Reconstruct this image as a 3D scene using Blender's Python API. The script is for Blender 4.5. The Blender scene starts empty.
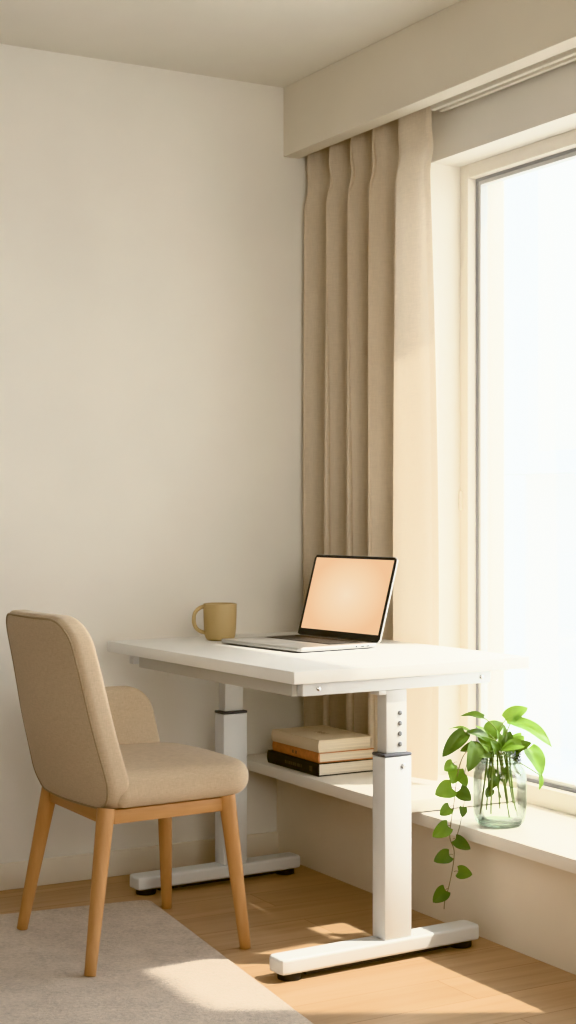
import bpy, bmesh, math, random
from mathutils import Vector, Matrix
random.seed(7)
R = math.radians
sc = bpy.context.scene
COL = sc.collection

# ------------------------------------------------------------------ camera frame
A = R(29.5)
CA, SA = math.cos(A), math.sin(A)
H = 1.165
F = 1533.0
RIGHT = Vector((CA, -SA, 0)); FWD = Vector((SA, CA, 0))

def at(u, v, d):
    """point seen at pixel u, v at depth d (used to take positions off the photograph)"""
    p = RIGHT * ((u - 288) / F * d) + FWD * d
    return Vector((p.x, p.y, H - (v - 512) / F * d))

# ------------------------------------------------------------------ mesh helpers
class MB:
    def __init__(self):
        self.v = []; self.f = []; self.mi = []; self.cur = 0
    def add(self, vs, fs, M=None):
        o = len(self.v)
        for p in vs:
            p = Vector(p)
            self.v.append(M @ p if M else p)
        self.f += [tuple(i + o for i in q) for q in fs]
        self.mi += [self.cur]*len(fs)
        return self
    def box(self, c, s, rz=0.0, bev=0.0, seg=2, M=None):
        bm = bmesh.new()
        bmesh.ops.create_cube(bm, size=1.0)
        for v in bm.verts:
            v.co = Vector((v.co.x * s[0], v.co.y * s[1], v.co.z * s[2]))
        if bev > 0:
            bmesh.ops.bevel(bm, geom=list(bm.edges), offset=min(bev, min(s) * .49), segments=seg, profile=.5, affect='EDGES')
        bm.verts.index_update()
        T = Matrix.Translation(Vector(c)) @ Matrix.Rotation(rz, 4, 'Z')
        if M: T = M @ T
        self.add([v.co.copy() for v in bm.verts], [tuple(v.index for v in f.verts) for f in bm.faces], T)
        bm.free()
        return self
    def span(self, x0, x1, y0, y1, z0, z1, bev=0.0, seg=2, M=None):
        return self.box(((x0+x1)/2, (y0+y1)/2, (z0+z1)/2), (abs(x1-x0), abs(y1-y0), abs(z1-z0)), 0, bev, seg, M)
    def loft(self, rings, close=True, cap0=True, cap1=True, M=None):
        n = len(rings[0]); vs = [p for r in rings for p in r]; fs = []
        for i in range(len(rings) - 1):
            for j in range(n if close else n - 1):
                k = (j + 1) % n
                fs.append((i*n+j, i*n+k, (i+1)*n+k, (i+1)*n+j))
        if cap0: fs.append(tuple(reversed(range(n))))
        if cap1: fs.append(tuple((len(rings)-1)*n + j for j in range(n)))
        return self.add(vs, fs, M)
    def tube(self, pts, r, n=12, M=None):
        pts = [Vector(p) for p in pts]
        rs = r if isinstance(r, (list, tuple)) else [r] * len(pts)
        rings = []; up = None
        for i, p in enumerate(pts):
            t = (pts[min(i+1, len(pts)-1)] - pts[max(i-1, 0)]).normalized()
            if up is None:
                up = Vector((0, 0, 1)) if abs(t.z) < .9 else Vector((1, 0, 0))
            a = (up - t * up.dot(t)).normalized(); b = t.cross(a); up = a
            rings.append([p + (a * math.cos(2*math.pi*k/n) + b * math.sin(2*math.pi*k/n)) * rs[i] for k in range(n)])
        return self.loft(rings, M=M)
    def loop_tube(self, pts, r, n=8):
        pts = [Vector(p) for p in pts]; N = len(pts); rings = []; up = Vector((.3, .2, .9))
        for i, p in enumerate(pts):
            t = (pts[(i+1) % N] - pts[i-1]).normalized()
            a = (up - t * up.dot(t)).normalized(); b = t.cross(a); up = a
            rings.append([p + (a * math.cos(2*math.pi*k/n) + b * math.sin(2*math.pi*k/n)) * r for k in range(n)])
        # close with the start frame
        rings.append(rings[0][:])
        return self.loft(rings, cap0=False, cap1=False)
    def lathe(self, prof, c=(0, 0, 0), n=48, cap0=False, cap1=False, M=None):
        rings = [[Vector((c[0] + r*math.cos(2*math.pi*k/n), c[1] + r*math.sin(2*math.pi*k/n), c[2] + z)) for k in range(n)] for r, z in prof]
        return self.loft(rings, cap0=cap0, cap1=cap1, M=M)
    def disc_cyl(self, p, axis, r, l, n=16):
        p = Vector(p); a = Vector(axis).normalized()
        return self.tube([p, p + a * l * .8, p + a * l], [r, r, r * .8], n)
    def build(self, name, mat, parent=None, smooth=38, loc=None, solid=0):
        me = bpy.data.meshes.new(name)
        vs = self.v
        me.from_pydata([tuple(p) for p in vs], [], self.f)
        me.polygons.foreach_set('material_index', self.mi)
        bm = bmesh.new(); bm.from_mesh(me)
        bmesh.ops.recalc_face_normals(bm, faces=bm.faces)
        bm.to_mesh(me); bm.free()
        for x in (mat if isinstance(mat, list) else [mat]): me.materials.append(x)
        if smooth:
            for p in me.polygons: p.use_smooth = True
            me.set_sharp_from_angle(angle=R(smooth))
        o = bpy.data.objects.new(name, me); COL.objects.link(o)
        if parent is not None: o.parent = parent
        if loc is not None: o.location = loc
        if solid:
            m = o.modifiers.new('thick', 'SOLIDIFY'); m.thickness = solid; m.offset = 0
        return o

def empty(name, loc, rz=0.0):
    o = bpy.data.objects.new(name, None); COL.objects.link(o)
    o.location = loc; o.rotation_euler = (0, 0, rz); o.empty_display_size = .05
    return o
def tag(o, label=None, cat=None, group=None, kind=None):
    if label: o['label'] = label
    if cat: o['category'] = cat
    if group: o['group'] = group
    if kind: o['kind'] = kind
    return o

def rounded_poly(pts, radii, n=96):
    """closed outline with rounded corners, resampled to n points"""
    P = [Vector(p) for p in pts]; N = len(P); out = []
    for i in range(N):
        a, b, c = P[i-1], P[i], P[(i+1) % N]
        r = radii[i]; d1 = (a-b).normalized(); d2 = (c-b).normalized()
        ang = d1.angle(d2); t = r / math.tan(ang/2)
        p1 = b + d1*t; p2 = b + d2*t
        cen = b + (d1+d2).normalized() * (r / math.sin(ang/2))
        v1 = p1-cen; v2 = p2-cen; tot = v1.angle(v2)
        sgn = 1 if (v1.x*v2.y - v1.y*v2.x) > 0 else -1
        for k in range(13):
            th = tot*k/12*sgn
            out.append(cen + Vector((v1.x*math.cos(th)-v1.y*math.sin(th), v1.x*math.sin(th)+v1.y*math.cos(th))))
    L = [0]
    for i in range(len(out)):
        L.append(L[-1] + (out[(i+1) % len(out)] - out[i]).length)
    res = []; j = 0
    for k in range(n):
        s = L[-1]*k/n
        while L[j+1] < s: j += 1
        f = (s-L[j]) / max(1e-9, L[j+1]-L[j])
        res.append(out[j].lerp(out[(j+1) % len(out)], f))
    return res

def inset(outl, d):
    """shrink the outline inward by d along its normals"""
    N = len(outl); c = sum(outl, Vector((0, 0)))/N; res = []
    for i, p in enumerate(outl):
        t = (outl[(i+1) % N] - outl[i-1]).normalized(); nrm = Vector((-t.y, t.x))
        if nrm.dot(c-p) < 0: nrm = -nrm
        res.append(p + nrm*d)
    return res

def pad(outl, T, rnd, warp, crown0=0.0, crown1=0.0):
    """upholstered slab: outline in 2-D, thickness T with round rims; warp(a, b, w) -> 3-D"""
    m = MB(); rings = []
    cen = sum(outl, Vector((0, 0)))/len(outl)
    base_in = inset(outl, rnd)
    def scaled(k): return [cen + (p-cen)*k for p in base_in]
    ks = [.04, .2, .4, .6, .78, .9]
    for k in ks: rings.append([warp(p.x, p.y, -crown0*(1-k*k)) for p in scaled(k)])
    ns = 8
    for i in range(ns+1):
        th = math.pi/2*i/ns
        w = rnd*(1-math.sin(th)); q = inset(outl, rnd*(1-math.sin(th)))
        w = rnd - rnd*math.cos(th)
        rings.append([warp(p.x, p.y, w) for p in inset(outl, rnd*(1-math.sin(th)))])
    for i in range(ns+1):
        th = math.pi/2*(1-i/ns)
        w = T - (rnd - rnd*math.cos(th))
        rings.append([warp(p.x, p.y, w) for p in inset(outl, rnd*(1-math.sin(th)))])
    for k in reversed(ks): rings.append([warp(p.x, p.y, T + crown1*(1-k*k)) for p in scaled(k)])
    m.loft(rings)
    return m

# ------------------------------------------------------------------ materials
def mat(name, col, rough=.6, metal=0.0, spec=.5):
    m = bpy.data.materials.new(name); m.use_nodes = True
    b = m.node_tree.nodes['Principled BSDF']
    b.inputs['Base Color'].default_value = (*col, 1); b.inputs['Roughness'].default_value = rough
    b.inputs['Metallic'].default_value = metal; b.inputs['Specular IOR Level'].default_value = spec
    return m
def N(m, t, **kw):
    n = m.node_tree.nodes.new(t)
    for k, v in kw.items():
        if k in n.inputs: n.inputs[k].default_value = v
        else: setattr(n, k, v)
    return n
def link(m, a, b): m.node_tree.links.new(a, b)
def coords(m, scale=(1, 1, 1), rot=(0, 0, 0)):
    tc = N(m, 'ShaderNodeTexCoord'); mp = N(m, 'ShaderNodeMapping')
    mp.inputs['Scale'].default_value = scale; mp.inputs['Rotation'].default_value = rot
    link(m, tc.outputs['Object'], mp.inputs['Vector']); return mp.outputs['Vector']
def ramp(m, fac, stops):
    r = N(m, 'ShaderNodeValToRGB'); e = r.color_ramp.elements
    e[0].position, e[0].color = stops[0][0], (*stops[0][1], 1)
    e[1].position, e[1].color = stops[-1][0], (*stops[-1][1], 1)
    for p, c in stops[1:-1]:
        x = e.new(p); x.color = (*c, 1)
    link(m, fac, r.inputs['Fac']); return r.outputs['Color']
def bump(m, h, strength=.2, dist=.002):
    b = N(m, 'ShaderNodeBump', Strength=strength, Distance=dist); link(m, h, b.inputs['Height'])
    link(m, b.outputs['Normal'], m.node_tree.nodes['Principled BSDF'].inputs['Normal'])
def bsdf(m): return m.node_tree.nodes['Principled BSDF']
def shade(c, k): return tuple(min(1, x*k) for x in c)

def painted(name, col, rough=.75, bs=.08):
    m = mat(name, col, rough, spec=.25); v = coords(m)
    n = N(m, 'ShaderNodeTexNoise', Scale=3.0, Detail=3.0); link(m, v, n.inputs['Vector'])
    c = ramp(m, n.outputs['Fac'], [(.3, shade(col, .975)), (.7, shade(col, 1.02))]); link(m, c, bsdf(m).inputs['Base Color'])
    n2 = N(m, 'ShaderNodeTexNoise', Scale=180.0, Detail=2.0); link(m, v, n2.inputs['Vector'])
    bump(m, n2.outputs['Fac'], bs, .001)
    return m
def fabric(name, col, scale=420.0, trans=0.0, bs=.35, var=.1):
    m = mat(name, col, .95, spec=.1); v = coords(m)
    w1 = N(m, 'ShaderNodeTexNoise', Scale=1.0, Detail=2.0); w2 = N(m, 'ShaderNodeTexNoise', Scale=1.0, Detail=2.0)
    mp1 = coords(m, (scale, scale, scale*.12)); mp2 = coords(m, (scale*.12, scale*.12, scale))
    link(m, mp1, w1.inputs['Vector']); link(m, mp2, w2.inputs['Vector'])
    ad = N(m, 'ShaderNodeMath', operation='ADD'); link(m, w1.outputs['Fac'], ad.inputs[0]); link(m, w2.outputs['Fac'], ad.inputs[1])
    hf = N(m, 'ShaderNodeMath', operation='MULTIPLY'); hf.inputs[1].default_value = .5; link(m, ad.outputs[0], hf.inputs[0])
    c = ramp(m, hf.outputs[0], [(.32, shade(col, 1-var)), (.68, shade(col, 1+var*.6))]); link(m, c, bsdf(m).inputs['Base Color'])
    bump(m, hf.outputs[0], bs, .001)
    bsdf(m).inputs['Sheen Weight'].default_value = .15
    if trans > 0:
        tr = N(m, 'ShaderNodeBsdfTranslucent'); tr.inputs['Color'].default_value = (*shade(col, 1.05), 1)
        mx = N(m, 'ShaderNodeMixShader'); mx.inputs[0].default_value = trans
        out = m.node_tree.nodes['Material Output']
        link(m, bsdf(m).outputs[0], mx.inputs[1]); link(m, tr.outputs[0], mx.inputs[2]); link(m, mx.outputs[0], out.inputs['Surface'])
    return m
def wood(name, c0, c1, axis='z', rough=.45, s=1.0):
    m = mat(name, c0, rough, spec=.35)
    sc_ = {'x': (2*s, 40*s, 40*s), 'y': (40*s, 2*s, 40*s), 'z': (40*s, 40*s, 2*s)}[axis]
    v = coords(m, sc_); n = N(m, 'ShaderNodeTexNoise', Scale=1.0, Detail=5.0, Roughness=.6, Distortion=.6); link(m, v, n.inputs['Vector'])
    c = ramp(m, n.outputs['Fac'], [(.3, c1), (.7, c0)]); link(m, c, bsdf(m).inputs['Base Color'])
    bump(m, n.outputs['Fac'], .06, .001)
    return m
def thin_glass(name, tint=(1, 1, 1), edge=(.6, .7, .62), rough=.02, refl=.6, pw=.35):
    """clear glass sheet: transparent with Fresnel gloss, darker where seen edge on (longer path through it)"""
    m = bpy.data.materials.new(name); m.use_nodes = True; nt = m.node_tree
    for n in list(nt.nodes):
        if n.type == 'BSDF_PRINCIPLED': nt.nodes.remove(n)
    out = nt.nodes['Material Output']
    lw = N(m, 'ShaderNodeLayerWeight', Blend=pw)
    mc = N(m, 'ShaderNodeMix', data_type='RGBA'); mc.inputs['A'].default_value = (*tint, 1); mc.inputs['B'].default_value = (*edge, 1)
    link(m, lw.outputs['Facing'], mc.inputs['Factor'])
    tr = N(m, 'ShaderNodeBsdfTransparent'); link(m, mc.outputs['Result'], tr.inputs['Color'])
    gl = N(m, 'ShaderNodeBsdfAnisotropic'); gl.inputs['Roughness'].default_value = rough
    fr = N(m, 'ShaderNodeFresnel', IOR=1.45)
    mu = N(m, 'ShaderNodeMath', operation='MULTIPLY'); mu.inputs[1].default_value = refl; link(m, fr.outputs[0], mu.inputs[0])
    mx = N(m, 'ShaderNodeMixShader'); link(m, mu.outputs[0], mx.inputs[0]); link(m, tr.outputs[0], mx.inputs[1]); link(m, gl.outputs[0], mx.inputs[2])
    link(m, mx.outputs[0], out.inputs['Surface'])
    return m

M = {}
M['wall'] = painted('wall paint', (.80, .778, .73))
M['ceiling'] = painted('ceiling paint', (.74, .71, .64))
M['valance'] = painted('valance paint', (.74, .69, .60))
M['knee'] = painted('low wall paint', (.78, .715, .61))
M['base'] = painted('baseboard paint', (.78, .73, .64), .5, .03)
M['shelf'] = painted('shelf lacquer', (.85, .82, .76), .4, .02)
M['frame'] = painted('window frame', (.84, .80, .725), .4, .02)
M['gasket'] = mat('window gasket', (.30, .30, .31), .5)
M['glaze'] = thin_glass('window glass', (1, 1, 1), (.9, .93, .92), .01, .5, .2)
M['track'] = mat('white track', (.82, .78, .70), .4)
M['curtain'] = fabric('linen curtain', (.75, .66, .545), 300, .30, .25, .10)
M['chair'] = fabric('chair upholstery', (.555, .45, .335), 520, 0, .4, .13)
M['piping'] = fabric('upholstery piping', (.36, .285, .20), 520, 0, .3, .1)
M['beech'] = wood('oiled beech', (.55, .325, .165), (.46, .255, .118), 'z', .42)
M['beech_x'] = wood('oiled beech rail', (.55, .325, .165), (.46, .255, .118), 'x', .42)
M['white_top'] = painted('white laminate', (.83, .83, .815), .42, .01)
M['white_metal'] = mat('white powder coat', (.68, .70, .715), .38)
M['grey_metal'] = mat('pale grey powder coat', (.62, .62, .605), .38)
M['rail_metal'] = mat('grey steel rail', (.50, .49, .46), .4)
M['collar'] = mat('dark grey plastic collar', (.10, .105, .12), .4)
M['steel'] = mat('bright steel bolt', (.55, .55, .55), .25, 1.0)
M['bolt'] = mat('dark hole disc', (.20, .20, .20), .35, .8)
M['rubber'] = mat('black rubber', (.012, .012, .014), .55)
M['alu'] = mat('silver aluminium', (.47, .46, .445), .36, .8)
M['alu_dark'] = mat('aluminium underside', (.16, .155, .15), .4, .6)
M['keys'] = mat('black keyboard', (.018, .017, .017), .5)
M['keycap'] = mat('dark keycaps', (.035, .032, .03), .45)
M['bezel'] = mat('black screen bezel', (.010, .009, .009), .25)
M['port'] = mat('dark port', (.008, .008, .008), .4)
M['mug'] = painted('tan stoneware glaze', (.46, .345, .185), .45, .25)
M['mug_in'] = painted('tan stoneware inside', (.40, .27, .13), .5, .1)
M['paper'] = None

def screen_mat():
    m = bpy.data.materials.new('peach wallpaper screen'); m.use_nodes = True; nt = m.node_tree
    for n in list(nt.nodes):
        if n.type == 'BSDF_PRINCIPLED': nt.nodes.remove(n)
    v = coords(m, (1/.19, 1/.125, 0))
    ln = N(m, 'ShaderNodeVectorMath', operation='LENGTH'); link(m, v, ln.inputs[0])
    c = ramp(m, ln.outputs['Value'], [(0, (1.0, .80, .58)), (.55, (.97, .70, .46)), (1.0, (.88, .56, .33))])
    e = N(m, 'ShaderNodeEmission', Strength=SCREEN); link(m, c, e.inputs['Color'])
    link(m, e.outputs[0], nt.nodes['Material Output'].inputs['Surface'])
    return m
SCREEN = 1.25
def floor_mat():
    m = mat('oak plank floor', (.5, .3, .15), .42, spec=.35)
    v = coords(m)
    br = N(m, 'ShaderNodeTexBrick', Scale=1.0, offset=.37)
    br.inputs['Brick Width'].default_value = 1.35; br.inputs['Row Height'].default_value = .165
    br.inputs['Mortar Size'].default_value = .0011; br.inputs['Mortar Smooth'].default_value = .2; br.inputs['Bias'].default_value = 0
    br.inputs['Color1'].default_value = (.2, .2, .2, 1); br.inputs['Color2'].default_value = (.8, .8, .8, 1); br.inputs['Mortar'].default_value = (.5, .5, .5, 1)
    link(m, v, br.inputs['Vector'])
    g = coords(m, (1.6, 26, 1)); n = N(m, 'ShaderNodeTexNoise', Scale=1.0, Detail=6.0, Roughness=.62, Distortion=.5)
    off = N(m, 'ShaderNodeVectorMath', operation='ADD'); link(m, g, off.inputs[0])
    sc3 = N(m, 'ShaderNodeVectorMath', operation='SCALE'); sc3.inputs['Scale'].default_value = 9.0
    link(m, br.outputs['Color'], sc3.inputs[0]); link(m, sc3.outputs[0], off.inputs[1]); link(m, off.outputs[0], n.inputs['Vector'])
    c = ramp(m, n.outputs['Fac'], [(.28, (.45, .295, .175)), (.5, (.53, .36, .22)), (.74, (.59, .41, .26))])
    mx = N(m, 'ShaderNodeMix', data_type='RGBA', blend_type='MULTIPLY'); mx.inputs['Factor'].default_value = .22
    link(m, c, mx.inputs['A']); link(m, br.outputs['Color'], mx.inputs['B'])
    mo = N(m, 'ShaderNodeMix', data_type='RGBA'); link(m, br.outputs['Fac'], mo.inputs['Factor']); link(m, mx.outputs['Result'], mo.inputs['A'])
    mo.inputs['B'].default_value = (.26, .145, .065, 1)
    link(m, mo.outputs['Result'], bsdf(m).inputs['Base Color'])
    bump(m, n.outputs['Fac'], .05, .001)
    return m
def rug_mat():
    col = (.59, .50, .42)
    m = mat('woven wool rug', col, 1.0, spec=.05); v = coords(m)
    n = N(m, 'ShaderNodeTexNoise', Scale=85.0, Detail=5.0, Roughness=.75); link(m, v, n.inputs['Vector'])
    n2 = N(m, 'ShaderNodeTexNoise', Scale=14.0, Detail=3.0); link(m, v, n2.inputs['Vector'])
    ad = N(m, 'ShaderNodeMix', data_type='FLOAT'); ad.inputs['Factor'].default_value = .3
    link(m, n.outputs['Fac'], ad.inputs['A']); link(m, n2.outputs['Fac'], ad.inputs['B'])
    c = ramp(m, ad.outputs['Result'], [(.33, shade(col, .72)), (.5, col), (.67, shade(col, 1.2))]); link(m, c, bsdf(m).inputs['Base Color'])
    bump(m, n.outputs['Fac'], .9, .006)
    bsdf(m).inputs['Sheen Weight'].default_value = .3
    return m
def paper_mat(name, col):
    m = mat(name, col, .9, spec=.1); v = coords(m, (3, 3, 900))
    n = N(m, 'ShaderNodeTexNoise', Scale=1.0, Detail=2.0); link(m, v, n.inputs['Vector'])
    c = ramp(m, n.outputs['Fac'], [(.35, shade(col, .82)), (.65, shade(col, 1.04))]); link(m, c, bsdf(m).inputs['Base Color'])
    return m
def cover_mat(name, col):
    m = mat(name, col, .7, spec=.25); v = coords(m)
    n = N(m, 'ShaderNodeTexNoise', Scale=60.0, Detail=4.0); link(m, v, n.inputs['Vector'])
    c = ramp(m, n.outputs['Fac'], [(.3, shade(col, .82)), (.7, shade(col, 1.12))]); link(m, c, bsdf(m).inputs['Base Color'])
    bump(m, n.outputs['Fac'], .15, .001)
    return m
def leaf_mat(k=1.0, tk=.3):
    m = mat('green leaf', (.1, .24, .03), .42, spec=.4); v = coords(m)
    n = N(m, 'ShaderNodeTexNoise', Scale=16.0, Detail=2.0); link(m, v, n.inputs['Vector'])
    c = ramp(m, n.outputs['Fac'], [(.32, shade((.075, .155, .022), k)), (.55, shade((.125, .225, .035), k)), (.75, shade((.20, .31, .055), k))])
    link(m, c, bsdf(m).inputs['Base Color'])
    tr = N(m, 'ShaderNodeBsdfTranslucent'); tr.inputs['Color'].default_value = (*shade((.31, .42, .08), k), 1)
    mx = N(m, 'ShaderNodeMixShader'); mx.inputs[0].default_value = tk
    link(m, bsdf(m).outputs[0], mx.inputs[1]); link(m, tr.outputs[0], mx.inputs[2])
    link(m, mx.outputs[0], m.node_tree.nodes['Material Output'].inputs['Surface'])
    return m
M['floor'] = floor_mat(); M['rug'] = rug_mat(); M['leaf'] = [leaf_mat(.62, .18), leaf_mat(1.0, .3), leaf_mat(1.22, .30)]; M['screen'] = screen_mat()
M['stem'] = mat('green stem', (.20, .27, .06), .5); M['vine'] = mat('vine stem', (.21, .17, .07), .6)
M['paper'] = paper_mat('cream page edges', (.76, .68, .55)); M['paper2'] = paper_mat('pale page edges', (.80, .73, .62))
M['cover_cream'] = painted('cream cloth cover', (.72, .62, .48), .7, .1); M['cover_brown'] = cover_mat('brown cover edge', (.36, .23, .13))
M['cover_orange'] = cover_mat('terracotta cover', (.55, .25, .12)); M['cover_black'] = cover_mat('black cover', (.035, .032, .03))
M['foil'] = mat('faded gilt', (.13, .105, .075), .6); M['foil_dark'] = mat('faded brown ink', (.40, .30, .20), .8)
M['jar'] = thin_glass('jar glass', (.992, .996, .99), (.52, .60, .49), .03, .60, .22)
M['jar_base'] = thin_glass('thick jar base glass', (.93, .96, .91), (.70, .79, .67), .05, .8, .4)
M['jar_neck'] = thin_glass('ribbed neck glass', (.95, .97, .94), (.56, .63, .52), .06, 1.0, .36)
M['stucco'] = painted('pale stucco', (.775, .785, .785)); M['stucco2'] = painted('pale sand stucco', (.72, .715, .70))
M['win_dark'] = mat('far window glass', (.42, .43, .43), .2)
M['tile_roof'] = painted('pale roof tiles', (.66, .50, .42))

# ------------------------------------------------------------------ room
YB = 4.55; XK = 2.53; XW = 2.715; XF = 2.828; YJ = 3.907; ZC = 2.609; ZV = 2.374; ZH = 2.243
XL = -1.6; Y0 = -1.6; XO = 3.0
ZS = .31; ZSH = .35; YSH = 3.60
YR = 2.42        # near jamb of the window
def struct(o, label, cat): return tag(o, label, cat, kind='structure')

struct(MB().span(XL-.1, XO, Y0-.1, YB+.12, -.12, 0).build('floor', M['floor']), 'light oak plank floor', 'floor')
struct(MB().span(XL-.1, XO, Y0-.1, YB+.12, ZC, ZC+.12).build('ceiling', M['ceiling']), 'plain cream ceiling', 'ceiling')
struct(MB().span(XL-.1, XO, YB, YB+.12, 0, ZC).build('wall_back', M['wall']), 'plain warm white wall behind the desk', 'wall')
struct(MB().span(XL-.1, XL, Y0, YB, 0, ZC).build('wall_left', M['wall']), 'plain warm white wall behind the chair, out of the picture', 'wall')
struct(MB().span(XL-.1, XO, Y0-.1, Y0, 0, ZC).build('wall_front', M['wall']), 'plain warm white wall facing the desk, out of the picture', 'wall')
w = MB()
w.span(XW, XO, YJ, YB, ZS-.05, ZC)                    # pier behind the curtain
w.span(XW, XO, 1.9, YJ, ZH, ZC)                      # above the window
w.span(XW, XO, 1.9, YR, ZS-.05, ZH)                  # pier on the near side
w.span(XW, XO, Y0, 1.9, ZH, ZC); w.span(XW, XO, Y0, .7, ZS-.05, ZH)   # around the second opening, added out of view for fill light
struct(w.build('wall_right', M['wall'], smooth=0), 'beige wall around the window, above and beside the glass', 'wall')
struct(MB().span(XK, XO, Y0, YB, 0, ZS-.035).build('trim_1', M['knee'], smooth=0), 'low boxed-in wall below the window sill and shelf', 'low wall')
struct(MB().span(2.372, XW+.1, YSH, YB, ZSH-.036, ZSH, .003).build('trim_2', M['shelf']), 'cream ledge running to the corner under the books and curtain', 'ledge')
struct(MB().span(2.472, XO, Y0, YSH+.25, ZS-.036, ZS, .003).build('trim_3', M['shelf']), 'cream window sill carrying the glass jar', 'window sill')
# lowers the ledge onto the low wall
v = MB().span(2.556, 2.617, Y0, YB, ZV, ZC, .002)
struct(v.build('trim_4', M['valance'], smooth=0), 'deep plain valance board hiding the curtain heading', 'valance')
struct(MB().span(XL, XK, YB-.014, YB, 0, .082, .003).build('baseboard_back', M['base']), 'plain white baseboard along the back wall', 'baseboard')

# curtain track
t = empty('curtain_track', (2.662, 2.0, 2.372))
tag(t, 'pale double curtain track running behind the valance', 'curtain track')
for dx in (-.013, .019):
    MB().span(dx-.008, dx+.008, -2.4, 1.80, 0, .016, .002).build('rail', M['track'], t)
MB().span(-.03, .036, -2.4, 1.80, .016, .024).build('mounting_strip', M['track'], t)

# window 1
def window(name, y0, y1, label):
    wn = empty(name, (XF, (y0+y1)/2, ZS)); tag(wn, label, 'window', kind='structure')
    a, b = y0-(y0+y1)/2, y1-(y0+y1)/2; top = ZH-ZS
    f = MB(); fw = .042
    f.span(0, .09, b-fw, b, 0, top, .002); f.span(0, .09, a, a+fw, 0, top, .002)
    f.span(0.0005, .0895, a+fw, b-fw, top-fw, top, .002); f.span(0.0005, .0895, a+fw, b-fw, 0, fw+.014, .002)
    f.build('window_frame', M['frame'], wn)
    s = MB(); i0, i1, iz0, iz1 = a+fw, b-fw, fw+.014, top-fw; sw = .009
    s.span(.030, .06, i1-sw, i1, iz0, iz1); s.span(.030, .06, i0, i0+sw, iz0, iz1)
    s.span(.030, .06, i0+sw, i1-sw, iz1-sw, iz1); s.span(.030, .06, i0+sw, i1-sw, iz0, iz0+sw)
    s.build('gasket', M['gasket'], wn)
    s = MB(); j0, j1, jz0, jz1 = i0+sw, i1-sw, iz0+sw, iz1-sw; sw = .012
    s.span(.034, .06, j1-sw, j1, jz0, jz1); s.span(.034, .06, j0, j0+sw, jz0, jz1)
    s.span(.034, .06, j0+sw, j1-sw, jz1-sw, jz1); s.span(.034, .06, j0+sw, j1-sw, jz0, jz0+sw)
    s.build('spacer_strip', M['grey_metal'], wn)
    MB().span(-.007, .001, b-.016, b-.004, .86, .92, .002).build('hinge_cover', M['frame'], wn)
    MB().span(.045, .049, j0+sw, j1-sw, jz0+sw, jz1-sw).build('pane', M['glaze'], wn, smooth=0)
    return wn
window('window_1', YR, YJ, 'tall fixed window with a cream frame beside the curtain')
window('fill_window', .7, 1.9, 'second window added to the same wall for fill light, out of the picture')  # unseen window, added to let more daylight into the room

# ------------------------------------------------------------------ curtain
def curtain():
    m = MB(); ns, nz = 240, 70; z0, z1 = .362, 2.50
    y_far = 4.503
    vs = []; rnd = [random.uniform(-.4, .4) for _ in range(8)]
    for i in range(nz+1):
        t = i/nz; z = z0+(z1-z0)*t
        yend = 3.762 + .045*t**1.5
        yb = 3.950 + .012*math.sin(2.2*t+.4)
        for j in range(ns+1):
            s = j/ns
            # s < .78: four folds, then the wide flat leading edge
            if s < .8:
                q = s/.8; y = y_far + (yb-y_far)*q
                ph = 2*math.pi*(4.0*q) + .25*math.sin(3*q*3+1.7*t) + rnd[int(q*4) % 8]*.35*math.sin(math.pi*(q*4 % 1))
                a = .047*(1-.10*t) if z < 2.2 else .047*(.90-.25*min(1, (z-2.2)/.16))
                if z > 2.18: a *= 1 - .33*math.exp(-((z-2.265)/.035)**2)
                c = math.cos(ph)
                c = math.copysign(abs(c)**.8, c)
                x = 2.657 - a*c
                y += .026*math.sin(ph)*.5 + .020*math.sin(2*ph)*(.6+.4*math.sin(4*t+3*q))
                if z > 2.18: y += .010*math.exp(-((z-2.265)/.05)**2)*math.sin(ph)
            else:
                q = (s-.8)/.2; y = yb + (yend-yb)*q
                a = .047*(1-.10*t) if z < 2.2 else .047*(.90-.25*min(1, (z-2.2)/.16))
                if z > 2.18: a *= 1 - .33*math.exp(-((z-2.265)/.035)**2)
                x = 2.657 - a + (.018+.016*math.sin(3.1*t+.3))*q**1.4*.9 + .004*math.sin(q*9+2*t)
                if q > .9: x += (q-.9)*.10
            x = max(2.606 if z < 2.36 else 2.6205, min(2.706, x))
            vs.append((x, y, z))
    fs = []
    for i in range(nz):
        for j in range(ns):
            a = i*(ns+1)+j; fs.append((a, a+1, a+ns+2, a+ns+1))
    m.add(vs, fs)
    o = m.build('curtain', M['curtain'], smooth=180)
    sub = o.modifiers.new('soft', 'SUBSURF'); sub.levels = 0; sub.render_levels = 1
    return tag(o, 'beige linen curtain hanging in soft folds beside the window', 'curtain')
curtain()

# ------------------------------------------------------------------ rug
rz = R(-6.5)
e1 = Vector((math.cos(rz), math.sin(rz), 0)); e2 = Vector((-math.sin(rz), math.cos(rz), 0))
corner = Vector((1.894, 4.19, 0))
rc = corner - e1*1.05 - e2*.95
outl = rounded_poly([(-1.05, -.95), (1.05, -.95), (1.05, .95), (-1.05, .95)], [.03]*4, 400)
m = pad(outl, .009, .0035, lambda a, b, w: Vector((a, b, w+.0005)))
o = m.build('rug', M['rug'], smooth=60, loc=rc); o.rotation_euler = (0, 0, rz)
tag(o, 'flat beige wool rug under the chair', 'rug')

# ------------------------------------------------------------------ desk
ZT = .77
desk = empty('standing_desk', (2.233, 3.841, 0), R(2.4))
tag(desk, 'white height-adjustable desk with two telescopic metal legs', 'desk')
TX, TY = .379, .539
MB().span(-TX, TX, -TY, TY, ZT-.032, ZT, .0025).build('tabletop', M['white_top'], desk)
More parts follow.
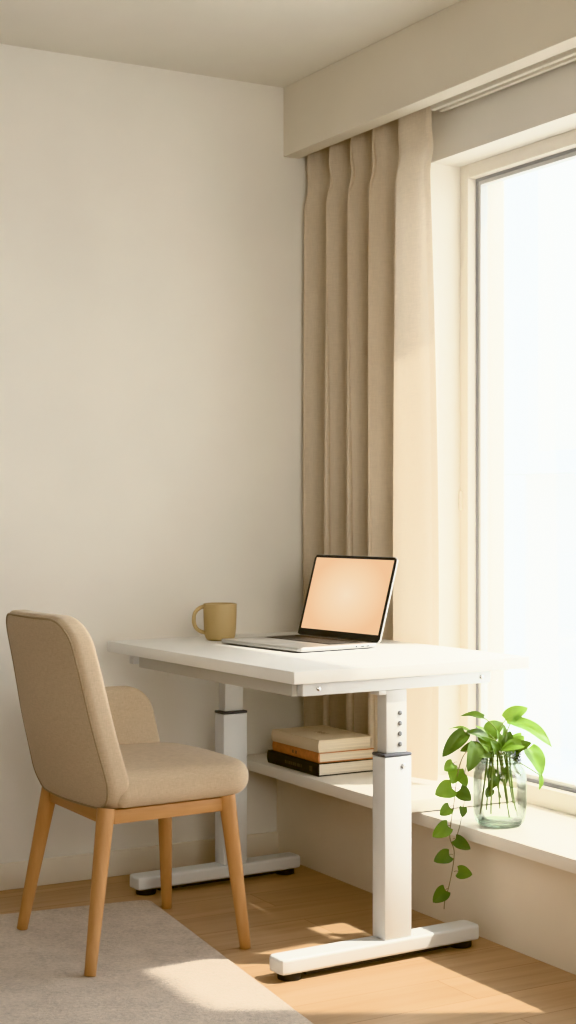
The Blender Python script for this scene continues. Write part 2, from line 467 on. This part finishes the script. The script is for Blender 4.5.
# steel rails below the top
MB().span(-.352, -.330, -.486, .375, ZT-.068, ZT-.0325, .002).build('side_rail', M['rail_metal'], desk)
MB().span(.235, .260, -.486, .44, ZT-.068, ZT-.0325, .002).build('side_rail', M['rail_metal'], desk)
for sy in (-1, 1):
    yr = -.5005 if sy < 0 else .455
    r = MB().span(-.338, .265, yr-.0140, yr+.0140, ZT-.066, ZT-.0325, .002).build('end_rail', M['white_metal'], desk)
    if sy < 0:
        for x in (-.292, .232):
            MB().disc_cyl((x, yr-.0138, ZT-.049), (0, -1, 0), .0055, .004).build('bolt', M['steel'], r)
ZCOL = .531
for sy in (-1, 1):
    CX, cy = (-.048, -.492) if sy < 0 else (.014, .462)
    col = MB().span(CX-.043, CX+.043, cy-.029, cy+.029, .058, ZCOL, .004).build('column', M['white_metal'], desk)
    MB().span(CX-.033, CX+.033, cy-.021, cy+.021, ZCOL+.0081, ZT-.0662, .003).build('inner_tube', M['grey_metal'], col)
    MB().span(CX-.0438, CX+.0438, cy-.0298, cy+.0298, ZCOL, ZCOL+.008, .003).build('collar', M['collar'], col)
    MB().span(CX-.056, CX-.0315, cy-.020, cy+.020, ZT-.078, ZT-.0662, .002).build('bracket', M['grey_metal'], col)
    if sy < 0:
        for k in range(4):
            MB().disc_cyl((CX+.010, cy-.0212, .562+.027*k), (0, -1, 0), .0064, .003).build('bolt', M['bolt'], col)  # dark discs standing in for the open holes in the tube
        MB().disc_cyl((CX+.014, cy-.0292, .506), (0, -1, 0), .007, .003).build('bolt', M['steel'], col)
    fx0, fx1 = (-.408, .222) if sy < 0 else (-.330, .258)
    oc = rounded_poly([(fx0, cy-.036), (fx1, cy-.036), (fx1, cy+.036), (fx0, cy+.036)], [.016]*4, 96)
    ft = pad(oc, .040, .008, lambda a, b, w: Vector((a, b, w+.0185))).build('foot', M['white_metal'], desk)
    for fx in (fx0+.045, fx1-.045):
        MB().lathe([(.0, 0), (.030, 0), (.031, .003), (.031, .016), (.028, .019), (0, .019)], (fx, cy, 0), 28).build('foot_pad', M['rubber'], ft)
    MB().span(fx0+.08, fx1-.08, cy-.020, cy+.020, .008, .0188).build('foot_channel', M['rubber'], ft)

# ------------------------------------------------------------------ chair
ch = empty('dining_chair', (1.685, 3.836, 0), R(3.5))
tag(ch, 'beige upholstered chair with tapered wooden legs in front of the desk', 'chair')
# seat
so = rounded_poly([(-.165, -.240), (.262, -.236), (.262, .236), (-.165, .240)], [.03, .085, .085, .03], 128)
def seat_warp(a, b, w):
    t = (a+.2)/.45
    z = .406 + w
    if w > .05:
        z += .010*math.cos(b/.24*1.3) - .010*t*t*t + .002
    else:
        z += .012*max(0, t-.75)**2*4
    return Vector((a, b, z))
st = pad(so, .092, .040, seat_warp, 0, .006).build('seat', M['chair'], ch, smooth=60)
# back
bo = rounded_poly([(-.250, .396), (.250, .396), (.206, .902), (-.206, .902)], [.085, .085, .085, .085], 160)
def back_x(y, z): return -.212 - .104*max(0, (z-.42)/.48)**1.05 + .55*y*y - .018*math.exp(-((z-.60)/.10)**2)*(1-(y/.25)**2)
def back_warp(y, z, w):
    zc = max(.40, z)
    lower = max(0, (.47-z)/.075)
    return Vector((back_x(y, zc) + w + .014*lower*lower, y, z))
bk = pad(bo, .068, .022, back_warp, .006, .008).build('backrest', M['chair'], ch, smooth=60)
pi_ = inset(bo, .010)
MB().loop_tube([back_warp(p.x, p.y, .0022) for p in pi_], .0030, 6).build('piping', M['piping'], bk)
# arm on the wall side
ao = rounded_poly([(-.135, .415), (.205, .415), (.165, .662), (-.185, .670)], [.02, .03, .085, .02], 128)
def arm_warp(x, z, w):
    y = .178 + w + .030*max(0, (z-.45))/.2 - .04*max(0, (-.03-x)/.15)**2
    return Vector((x, y, z))
pad(ao, .048, .018, arm_warp, .003, .004).build('armrest', M['chair'], ch, smooth=60)
# legs: foot position and head position in the room
c3, s3 = math.cos(R(3.5)), math.sin(R(3.5))
def loc_(p):
    dx, dy = p[0]-1.685, p[1]-3.836
    return Vector((dx*c3+dy*s3, -dx*s3+dy*c3, p[2]))
legs = [((1.45, 3.564, .0098), (1.520, 3.628, .409)), ((1.918, 3.62, 0), (1.877, 3.652, .409)),
        ((1.45, 4.06, .0098), (1.515, 4.01, .409)), ((1.912, 4.105, 0), (1.876, 4.045, .409))]
tops = []
for a, b in legs:
    a, b = loc_(a), loc_(b); tops.append(b)
    ln = MB(); n = 10
    ln.tube([a, a.lerp(b, .004)] + [a.lerp(b, k/n) for k in range(1, n+1)], [.0135, .0150] + [.0150+.0085*k/n for k in range(1, n+1)], 20)
    ln.build('leg', M['beech'], ch, smooth=50)
def rail(p, q):
    d = q-p; L = d.length-.036; mid = (p+q)/2
    MB().box((0, 0, 0), (L, .020, .036), 0, .003).build('seat_rail', M['beech_x'], ch, loc=(mid.x, mid.y, .386)).rotation_euler = (0, 0, math.atan2(d.y, d.x))
rail(tops[0], tops[1]); rail(tops[2], tops[3]); rail(tops[0], tops[2]); rail(tops[1], tops[3])

# ------------------------------------------------------------------ laptop
hf, hn = Vector((2.370, 4.133)), Vector((2.418, 3.740))
hd = (hn-hf).normalized()
LW, LD = .396, .288
cen = (hf+hn)/2
# local frame: +X from far hinge end to near hinge end, +Y away from the keyboard (behind the screen)
ang = math.atan2(hd.y, hd.x)
lp = empty('laptop', (cen.x, cen.y, ZT+.0005), ang)
tag(lp, 'open silver laptop showing a plain peach screen on the white desk', 'laptop')
bo2 = rounded_poly([(-LW/2, -LD), (LW/2, -LD), (LW/2, 0), (-LW/2, 0)], [.012]*4, 96)
body = pad(bo2, .0125, .004, lambda a, b, w: Vector((a, b, w+.0025))).build('base', M['alu'], lp)
MB().span(-LW/2+.03, LW/2-.03, -LD+.02, -.015, 0, .003).build('underside_foot', M['rubber'], body)
kb = MB().span(-LW/2+.038, LW/2-.038, -.150, -.026, .0148, .0156).build('keyboard', M['keys'], lp)
kc = MB(); rows = 6; x0, x1 = -LW/2+.041, LW/2-.041
for r_ in range(rows):
    yy0 = -.0285 - r_*.0200; hgt = .0165 if r_ else .011
    wds = {0: [1]*14, 1: [1]*13+[1.6], 2: [1.6]+[1]*13, 3: [1.9]+[1]*11+[1.9], 4: [2.4]+[1]*10+[2.4], 5: [1.2, 1, 1, 1.2, 5.4, 1.2, 1, 1, 1, 1]}[r_]
    tot = sum(wds); x = x0
    for wd in wds:
        wv = (x1-x0)*wd/tot
        kc.span(x+.0011, x+wv-.0011, yy0-hgt, yy0, .0156, .0168); x += wv
kc.build('keycaps', M['keycap'], kb, smooth=0)
MB().span(-.062, .062, -LD+.022, -.162, .0148, .0153, .0002).build('trackpad', M['alu'], lp)
for (y, w_, h_) in ((-.040, .011, .0035), (-.060, .011, .0035), (-.083, .006, .005)):
    MB().span(LW/2-.001, LW/2+.0003, y-w_/2, y+w_/2, .0085-h_/2, .0085+h_/2).build('port', M['port'], body)
MB().tube([(-LW/2+.03, .001, .012), (LW/2-.03, .001, .012)], .0062, 14).build('hinge', M['bezel'], lp)
# lid
tilt = R(16)
LH = .258
Ml = Matrix.Translation((0, .002, .014)) @ Matrix.Rotation(-tilt, 4, 'X')
# in the lid frame: X across, Z up the lid, Y back
lo = rounded_poly([(-LW/2, .0), (LW/2, .0), (LW/2, LH), (-LW/2, LH)], [.004, .004, .011, .011], 96)
lid = pad(lo, .0065, .0022, lambda a, b, w: Ml @ Vector((a, w, b))).build('lid', M['alu'], lp)
bi = rounded_poly([(-LW/2+.0015, .0015), (LW/2-.0015, .0015), (LW/2-.0015, LH-.0015), (-LW/2+.0015, LH-.0015)], [.003, .003, .010, .010], 96)
MB().loft([[Ml @ Vector((p.x, yy, p.y)) for p in bi] for yy in (.003, -.0006)]).build('bezel', M['bezel'], lid, smooth=0)
s = MB(); cz = (LH+.012)/2
s.span(-LW/2+.012, LW/2-.012, -.0010, -.0005, -cz+.0225, cz-.022)
sco = s.build('screen', M['screen'], lid, smooth=0)
# the wallpaper's own coordinates: build it as a flat slab and set its transform under the lid
for vtx in sco.data.vertices:
    x, y, z = vtx.co; vtx.co = (x, z, -y)
sco.matrix_local = Ml @ Matrix.Translation((0, 0, cz)) @ Matrix.Rotation(R(90), 4, 'X')
MB().disc_cyl(Ml @ Vector((0, -.0005, LH-.006)), Ml.to_3x3() @ Vector((0, -1, 0)), .0018, .0004, 10).build('webcam', M['port'], lid)

# ------------------------------------------------------------------ mug
pm = at(220, 640, (H-ZT)*F/(640-512)); pm = Vector((pm.x, pm.y, ZT+.0004))
mg = empty('mug', pm, 0)
tag(mg, 'tan stoneware mug standing behind the open laptop', 'mug')
mr, mh = .0510, .112
prof = [(.0, 0), (.036, 0), (.040, .001), (.044, .006), (.0475, .016), (.0495, .035), (mr, .07), (mr+.001, mh-.003), (mr+.0005, mh), (mr-.0025, mh+.0008), (mr-.005, mh-.002), (mr-.006, .07), (.044, .02), (.036, .009), (0, .008)]
MB().lathe(prof, n=64).build('body', M['mug'], mg, smooth=50)
hv = -RIGHT*.97 - FWD*.24; hv.normalize()
hp = []
for k in range(19):
    th = R(98 + (262-98)*k/18)
    rx, rz_ = .036, .036
    hp.append(hv*(.046 - rx*1.0*math.cos(th)*1.0) + Vector((0, 0, .064 + rz_*math.sin(th)*1.0 + (.004 if th < math.pi else -.004))))
hp = [hv*.044 + Vector((0, 0, .104))] + hp + [hv*.042 + Vector((0, 0, .022))]
MB().tube(hp, [.0065]+[.0062]*19+[.007], 12).build('handle', M['mug'], mg, smooth=60)

# ------------------------------------------------------------------ books
def book(z, x0, y0, wx, ly, T, rzz, cover, pages, label, spine_mark=None, top_mark=False, pg_in=.004):
    b = empty('book', (x0, y0, z), rzz); tag(b, label, 'book', 'books stacked on the ledge')
    # spine along -X side, length along Y
    ct = .003
    c = MB()
    c.span(0, wx, 0, ly, 0, ct, .0008); c.span(0, wx, 0, ly, T-ct, T, .0008)
    # rounded spine
    n = 8; rg = []
    for yy in (0, ly):
        outer = [(-.004*math.sin(math.pi*k/n), T*k/n) for k in range(n+1)]
        inner = [(.003, T*k/n) for k in range(n, -1, -1)]
        rg.append([Vector((p, yy, q)) for p, q in outer+inner])
    c.loft(rg)
    c.cur = 1
    for (a0, a1, h0, h1) in (spine_mark or ()):
        c.span(-.0046, -.0036, a0*ly, a1*ly, h0*T, h1*T)
    c.cur = 2
    if top_mark:
        for (a, bb, w_, l_) in ((.5, .5, .030, .004), (.53, .5, .022, .003), (.47, .5, .022, .003), (.5, .42, .004, .030), (.5, .58, .004, .030), (.56, .5, .012, .002), (.44, .5, .012, .002)):
            c.span(wx*a-l_/2, wx*a+l_/2, ly*bb-w_/2, ly*bb+w_/2, T-.0002, T+.0003)
    c.build('cover', [cover, M['foil'], M['foil_dark']], b, smooth=50)
    MB().span(.0031, wx-pg_in, pg_in, ly-pg_in, ct, T-ct).build('page_block', pages, b, smooth=0)
    return b
bx, by = 2.404, 4.058
book(ZSH+.0003, bx, by,   .204, .318, .040, R(.5), M['cover_black'], M['paper2'], 'thick black book at the bottom of the stack of three',
     [(.10, .115, .3, .7), (.125, .14, .3, .7), (.15, .155, .3, .7)] + [(.30+.028*k, .30+.028*k+.008+.006*(k % 3), .38, .62) for k in range(12)])
book(ZSH+.0406, bx+.004, by+.004, .199, .300, .032, R(-1.0), M['cover_orange'], M['paper'], 'terracotta orange book in the middle of the stack',
     [(.45, .48, .35, .65), (.52, .55, .35, .65)])
book(ZSH+.0729, bx+.004, by+.002, .195, .290, .038, R(1.0), M['cover_cream'], M['paper'], 'cream book with a faint ornament lying on top of the stack', None, True)

# ------------------------------------------------------------------ jar and plant
JX, JY = 2.570, 3.366
jar = empty('glass_jar', (JX, JY, ZS+.0005)); tag(jar, 'clear glass preserving jar holding the plant on the window sill', 'jar')
prof = [(0, 0), (.052, 0), (.060, .003), (.067, .012), (.0715, .028), (.073, .05), (.073, .125), (.0715, .142), (.066, .156), (.0585, .165), (.056, .169),
        (.0565, .172), (.0600, .175), (.0565, .178), (.0560, .181), (.0600, .184), (.0565, .187), (.0560, .190), (.0590, .193), (.0565, .197), (.0575, .203), (.0565, .208), (.0540, .2075), (.0530, .200),
        (.0525, .170), (.0560, .162), (.0640, .152), (.0690, .140), (.0700, .125), (.0700, .05), (.068, .03), (.062, .016), (.050, .011), (0, .012)]
MB().lathe(prof, n=72).build('glass_body', M['jar'], jar, smooth=60)
MB().lathe([(0, .001), (.051, .001), (.058, .004), (.060, .0105), (.050, .0105), (.046, .0108), (0, .0112)], n=48).build('thick_base', M['jar_base'], jar, smooth=60)
MB().lathe([(.0572, .1705), (.0580, .172), (.0612, .175), (.0580, .178), (.0575, .181), (.0612, .184), (.0580, .187), (.0575, .190), (.0605, .193), (.0578, .197), (.0586, .203), (.0575, .2085)], n=64).build('screw_neck', M['jar_neck'], jar, smooth=60)
MB().lathe([(.0532, .196), (.0528, .200), (.0535, .204), (.0545, .206), (.0535, .198), (.0532, .196)], n=48).build('rim', M['jar_base'], jar, smooth=60)

plant = empty('trailing_plant', (JX, JY, ZS+.02)); tag(plant, 'green heart-leaved trailing plant growing out of the glass jar', 'plant')
PO = Vector((JX, JY, ZS+.02))
JD = JX*SA + JY*CA
def pl(cx, cy, q=0.0):
    """photo crop position (x, y measured about the jar) -> point near the jar, q metres nearer (-) or farther (+)"""
    u = 420 + cx/3.692; v = 695 + cy/3.692
    return at(u, v, JD+q) - PO
leaves = MB(); stems = MB()
def leaf(b, t, W, up=(0, 0, 1), droop=.15, cup=.25, heart=.35):
    b, t = Vector(b), Vector(t); ax = t-b; L = ax.length; ax.normalize()
    up = Vector(up); up = (up-ax*up.dot(ax)).normalized(); sd = ax.cross(up)
    nu, nv = 12, 8; vs = []; fs = []
    for i in range(nu+1):
        s = i/nu
        wd = W/2*(math.sin(math.pi*min(1, (s*.92+.08))**.66))**.66 if i < nu else .0004
        back = heart*.14*L*(1-s)**3
        for j in range(-nv//2, nv//2+1):
            k = j/(nv/2)
            p = b + ax*(s*L - back*abs(k)**1.5) + sd*(wd*k)
            p += up*(droop*L*math.sin(math.pi*s)*.6 - droop*L*s*s*.15 + cup*abs(k)**1.3*wd - (.02*L*math.exp(-(k/.12)**2)) + .012*L*math.sin(9*s+4*k))
            vs.append(p)
    n = nv+1
    for i in range(nu):
        for j in range(nv):
            a = i*n+j; fs.append((a, a+1, a+n+1, a+n))
    leaves.add(vs, fs)
def curve(p0, p1, p2, n=10):
    p0, p1, p2 = Vector(p0), Vector(p1), Vector(p2)
    return [p0*(1-t)**2 + p1*2*t*(1-t) + p2*t*t for t in [i/n for i in range(n+1)]]
cpx = .000742*1.0
mouth = Vector((0, 0, .19))
toC = -FWD                                     # towards the room side
# (base x,y, tip x,y, width px, depth of base, depth of tip, up)
LV = [
 (235, 84, 150, 76, 36, -.01, .00, (-.2, -.35, .9)), (316, 92, 398, 46, 52, .02, .03, (-.2, -.7, .7)), (338, 98, 488, 188, 70, .00, -.05, (.25, -.85, .45)),
 (398, 198, 452, 298, 74, -.02, -.03, (.2, -.95, .2)), (443, 296, 440, 352, 24, -.02, -.025, (.2, -.9, .1)), (168, 138, 82, 228, 66, -.03, -.04, (-.35, -.7, .5)),
 (205, 178, 178, 284, 72, -.05, -.07, (-.1, -.95, .3)), (252, 142, 306, 100, 56, .01, .03, (0, -.6, .8)), (248, 165, 168, 136, 50, -.02, -.03, (0, -.5, .8)),
 (178, 132, 106, 124, 30, .03, .05, (0, -.2, 1)), (376, 182, 298, 206, 44, -.05, -.06, (0, -.6, .8)), (262, 205, 246, 130, 40, .00, .01, (-.3, -.9, .2)),
 (290, 205, 286, 128, 40, -.02, -.02, (.3, -.9, .1)), (310, 205, 334, 132, 42, -.01, .0, (-.2, -.9, .2)), (335, 200, 384, 150, 42, .0, .01, (-.3, -.8, .4)),
 (270, 212, 214, 156, 48, -.03, -.04, (-.3, -.7, .6)), (240, 205, 226, 150, 36, .01, .02, (.2, -.9, .3)), (330, 195, 374, 138, 36, .03, .045, (-.4, -.7, .5)),
 (300, 205, 312, 108, 38, .02, .035, (.1, -.9, .1)), (345, 205, 412, 176, 40, -.02, -.03, (-.2, -.7, .6)), (225, 195, 148, 206, 44, -.02, -.03, (-.2, -.6, .7)),
 (258, 210, 196, 222, 42, -.045, -.06, (-.2, -.8, .5)), (283, 210, 262, 168, 38, -.045, -.055, (.1, -.9, .3)), (318, 210, 345, 172, 38, -.045, -.055, (-.1, -.9, .3)),
 (240, 150, 205, 112, 34, .03, .05, (.2, -.6, .7)), (262, 165, 280, 108, 36, .035, .05, (.2, -.7, .5)),
]
for i, (bx_, by_, tx_, ty_, wpx, qb, qt, up) in enumerate(LV):
    b_, t_ = pl(bx_, by_, qb), pl(tx_, ty_, qt)
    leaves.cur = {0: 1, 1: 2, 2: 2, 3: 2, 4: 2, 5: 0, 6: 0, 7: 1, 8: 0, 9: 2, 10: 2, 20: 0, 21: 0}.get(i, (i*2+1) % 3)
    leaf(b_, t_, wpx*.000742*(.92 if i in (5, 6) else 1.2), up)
    # petiole down through the mouth of the jar
    a_ = 2*math.pi*(i*.381966)
    rr = .030*math.sqrt((i % 9+1)/9)
    m_ = Vector((rr*math.cos(a_), rr*math.sin(a_), .178))
    mid = Vector((m_.x*.9+b_.x*.1, m_.y*.9+b_.y*.1, max(.19, b_.z*.9)))
    stems.tube(curve(m_, mid, b_, 10), [.0019]*11, 6)
stems.build('petioles', M['stem'], plant, smooth=60)
root = MB()
fan = [(250, 275, 222, 440), (262, 300, 245, 425), (270, 265, 262, 440), (285, 265, 295, 420), (292, 265, 330, 455), (300, 265, 325, 400), (310, 265, 360, 445), (320, 275, 345, 400), (262, 265, 300, 380), (330, 280, 352, 420)]
for i, (tx_, ty_, bx_, by_) in enumerate(fan):
    q = .022*math.sin(i*2.4)
    p0 = pl(tx_, ty_-80, q*.6); p1 = pl((tx_+bx_)/2-4*math.sin(i), (ty_+by_)/2, q); p2 = pl(bx_, by_, q*1.1)
    for p in (p0, p1, p2):
        r_ = math.hypot(p.x, p.y); lim = .044 if p is p0 else .060
        if r_ > lim: p.x *= lim/r_; p.y *= lim/r_
    p2.z = max(p2.z, .0); p0.z = .176
    root.tube(curve(p0, p1, p2, 10), [.0032-.0010*k/10 for k in range(11)], 7)
root.build('stems_in_jar', M['stem'], plant, smooth=60)
# small submerged leaves inside the jar neck
for (bx_, by_, tx_, ty_, q) in ((285, 300, 255, 350, -.015), (300, 290, 318, 330, .01), (270, 270, 250, 310, .015), (310, 270, 335, 300, -.01), (262, 345, 245, 378, -.01)):
    leaf(pl(bx_, by_, q), pl(tx_, ty_, q), .026, (-.3, -.8, .3))
# trailing vine
VD = 2.437*SA + 3.40*CA
def vp(u, v, q=0.0): return at(u, v, VD+q) - PO
vine_px = [(480, 748, .03), (471, 749, .0), (464, 755, -.02), (459, 768, -.02), (456, 785, -.01), (454, 803, 0), (451, 822, .0), (450, 838, .0), (454, 850, 0), (453, 866, 0), (449, 886, 0), (445, 900, 0), (444, 909, 0)]
vpts = [vp(*p) for p in vine_px]
def smooth_path(ps, n=6):
    out = []
    for i in range(len(ps)-1):
        p0, p1, p2, p3 = ps[max(i-1, 0)], ps[i], ps[i+1], ps[min(i+2, len(ps)-1)]
        for k in range(n):
            t = k/n
            out.append(.5*((2*p1)+(p2-p0)*t+(2*p0-5*p1+4*p2-p3)*t*t+(3*p1-p0-3*p2+p3)*t**3))
    return out+[ps[-1]]
vn = MB(); sp = smooth_path(vpts); vn.tube(sp, [.0017-.0007*k/len(sp) for k in range(len(sp))], 7)
vn2 = smooth_path([vp(476, 752, .0), vp(468, 760, -.01), vp(464, 780, 0), vp(464.5, 800, 0), vp(460, 825, .0), vp(456, 838, 0)])
vn.tube(vn2, .0010, 6)
for (u, v, su, sv, w_, l_) in ((449, 767, 457, 762, 11, 12), (455, 776, 458, 768, 14, 16), (444, 791, 455, 788, 17, 19), (465, 795, 457, 789, 13, 15), (463.5, 781, 459, 776, 10, 12), (445, 811, 453, 806, 11, 13),
                               (462.6, 812, 463, 804, 8, 10), (440.6, 831, 450, 826, 14, 19), (462.6, 844, 453, 839, 11, 17), (442, 858, 453, 855, 13, 17), (464.8, 873, 454, 872, 12, 14), (439.5, 896, 448, 889, 13, 17)):
    leaves.cur = int(u*3+v) % 3 if v < 830 else int(v) % 2
    c_ = vp(u, v, -.012); s_ = vp(su, sv, 0)
    px = VD/F; d_ = (c_-s_); d_.z -= .004; d_.normalize()
    b_ = c_ - d_*l_*px*.5; t_ = c_ + d_*l_*px*.55
    leaf(b_, t_, w_*px*1.15, toC + Vector((random.uniform(-.3, .3), 0, random.uniform(.1, .5))), .10, .2, .8)
    vn.tube(curve(s_, (s_+b_)/2+Vector((0, 0, .004)), b_, 5), .0009, 5)
vn.build('vine', M['vine'], plant, smooth=60)
leaves.build('foliage', M['leaf'], plant, smooth=180)

# ------------------------------------------------------------------ outside
GZ = -6.0
def block(name, label, x0, x1, y0, y1, z1, wall, rows, roof=True):
    e = empty(name, (x0, (y0+y1)/2, GZ)); tag(e, label, 'building', kind='thing')
    yc = (y0+y1)/2
    MB().span(0, x1-x0, y0-yc, y1-yc, 0, z1-GZ).build('wall', wall, e, smooth=0)
    if roof:
        MB().span(-.35, x1-x0+.2, y0-yc-.2, y1-yc+.2, z1-GZ, z1-GZ+.22).build('cornice', M['stucco'], e, smooth=0)
    for (ya, yb, za, zb) in rows:
        f = MB().span(-.06, .05, ya-yc, yb-yc, za-GZ, zb-GZ).build('window', M['stucco'], e, smooth=0)
        MB().span(-.075, -.05, ya-yc+.08, yb-yc-.08, za-GZ+.08, zb-GZ-.08).build('pane', M['win_dark'], f, smooth=0)
    return e
rows = []
for k in range(4):
    for zz in (-.55, -3.4):
        rows.append((11.6-2.6*k-1.2, 11.6-2.6*k, zz, zz+1.35))
e = block('apartment_building', 'low sand-coloured building with pale windows seen through the glass', 10.0, 18.0, -8.0, 12.66, 1.55, M['stucco2'], rows)
MB().span(-.5, 0, -10.33, 10.33, 4.55, 4.80).build('balcony_slab', M['stucco'], e, smooth=0)
block('apartment_building', 'tall plain white building seen through the left of the glass', 10.6, 17.0, 13.2, 24.0, 9.0, M['stucco'], [], True)
struct(MB().span(XO+.2, 60, -40, 60, GZ-.2, GZ).build('ground', M['stucco2'], smooth=0), 'pale street ground outside below the window', 'ground')

# ------------------------------------------------------------------ light
world = bpy.data.worlds.new('sky'); sc.world = world; world.use_nodes = True
bg = world.node_tree.nodes['Background']
bg.inputs['Color'].default_value = (.955, .99, 1.02, 1); bg.inputs['Strength'].default_value = 8.0
sun = bpy.data.lights.new('sun', 'SUN'); sun.energy = 17.0; sun.color = (1.0, .93, .82); sun.angle = R(1.6)
so_ = bpy.data.objects.new('sun', sun); COL.objects.link(so_)
sd = Vector((-1.0, .55, -1.6)); so_.rotation_euler = sd.to_track_quat('-Z', 'Y').to_euler(); so_.location = (8, 0, 8)
def area(name, loc, size, energy, col, target):
    l = bpy.data.lights.new(name, 'AREA'); l.shape = 'RECTANGLE'; l.size, l.size_y = size; l.energy = energy; l.color = col
    o = bpy.data.objects.new(name, l); COL.objects.link(o); o.location = loc
    o.rotation_euler = (Vector(target)-Vector(loc)).to_track_quat('-Z', 'Y').to_euler(); return o
area('fill_light', (.9, -.4, 1.75), (1.4, 1.4), 11, (1.0, .93, .80), (2.6, 4.5, 1.25)).data.spread = R(70)  # unseen fill light added behind the camera to brighten the corner
for nm, ya, yb in (('portal_one', YR, YJ), ('portal_two', .7, 1.9)):
    o = area(nm, (XO+.02, (ya+yb)/2, (ZS+ZH)/2), (yb-ya, ZH-ZS), 1, (1, 1, 1), (0, (ya+yb)/2, (ZS+ZH)/2))
    o.data.cycles.is_portal = True

# ------------------------------------------------------------------ camera
cam = bpy.data.cameras.new('camera'); co = bpy.data.objects.new('camera', cam); COL.objects.link(co)
co.location = (0, 0, H); co.rotation_euler = (R(90), 0, -A)
cam.sensor_fit = 'VERTICAL'; cam.sensor_height = 36.0; cam.lens = F/1024*36.0; cam.clip_start = .05
sc.camera = co

EXPO = -.05
sc.view_settings.view_transform = 'Khronos PBR Neutral'
try: sc.view_settings.look = 'None'
except Exception: pass
sc.view_settings.exposure = EXPO
cy = sc.cycles
cy.use_denoising = True; cy.max_bounces = 10; cy.diffuse_bounces = 6; cy.glossy_bounces = 4; cy.transparent_max_bounces = 24; cy.transmission_bounces = 6
cy.caustics_reflective = False; cy.caustics_refractive = False; cy.sample_clamp_indirect = 6.0
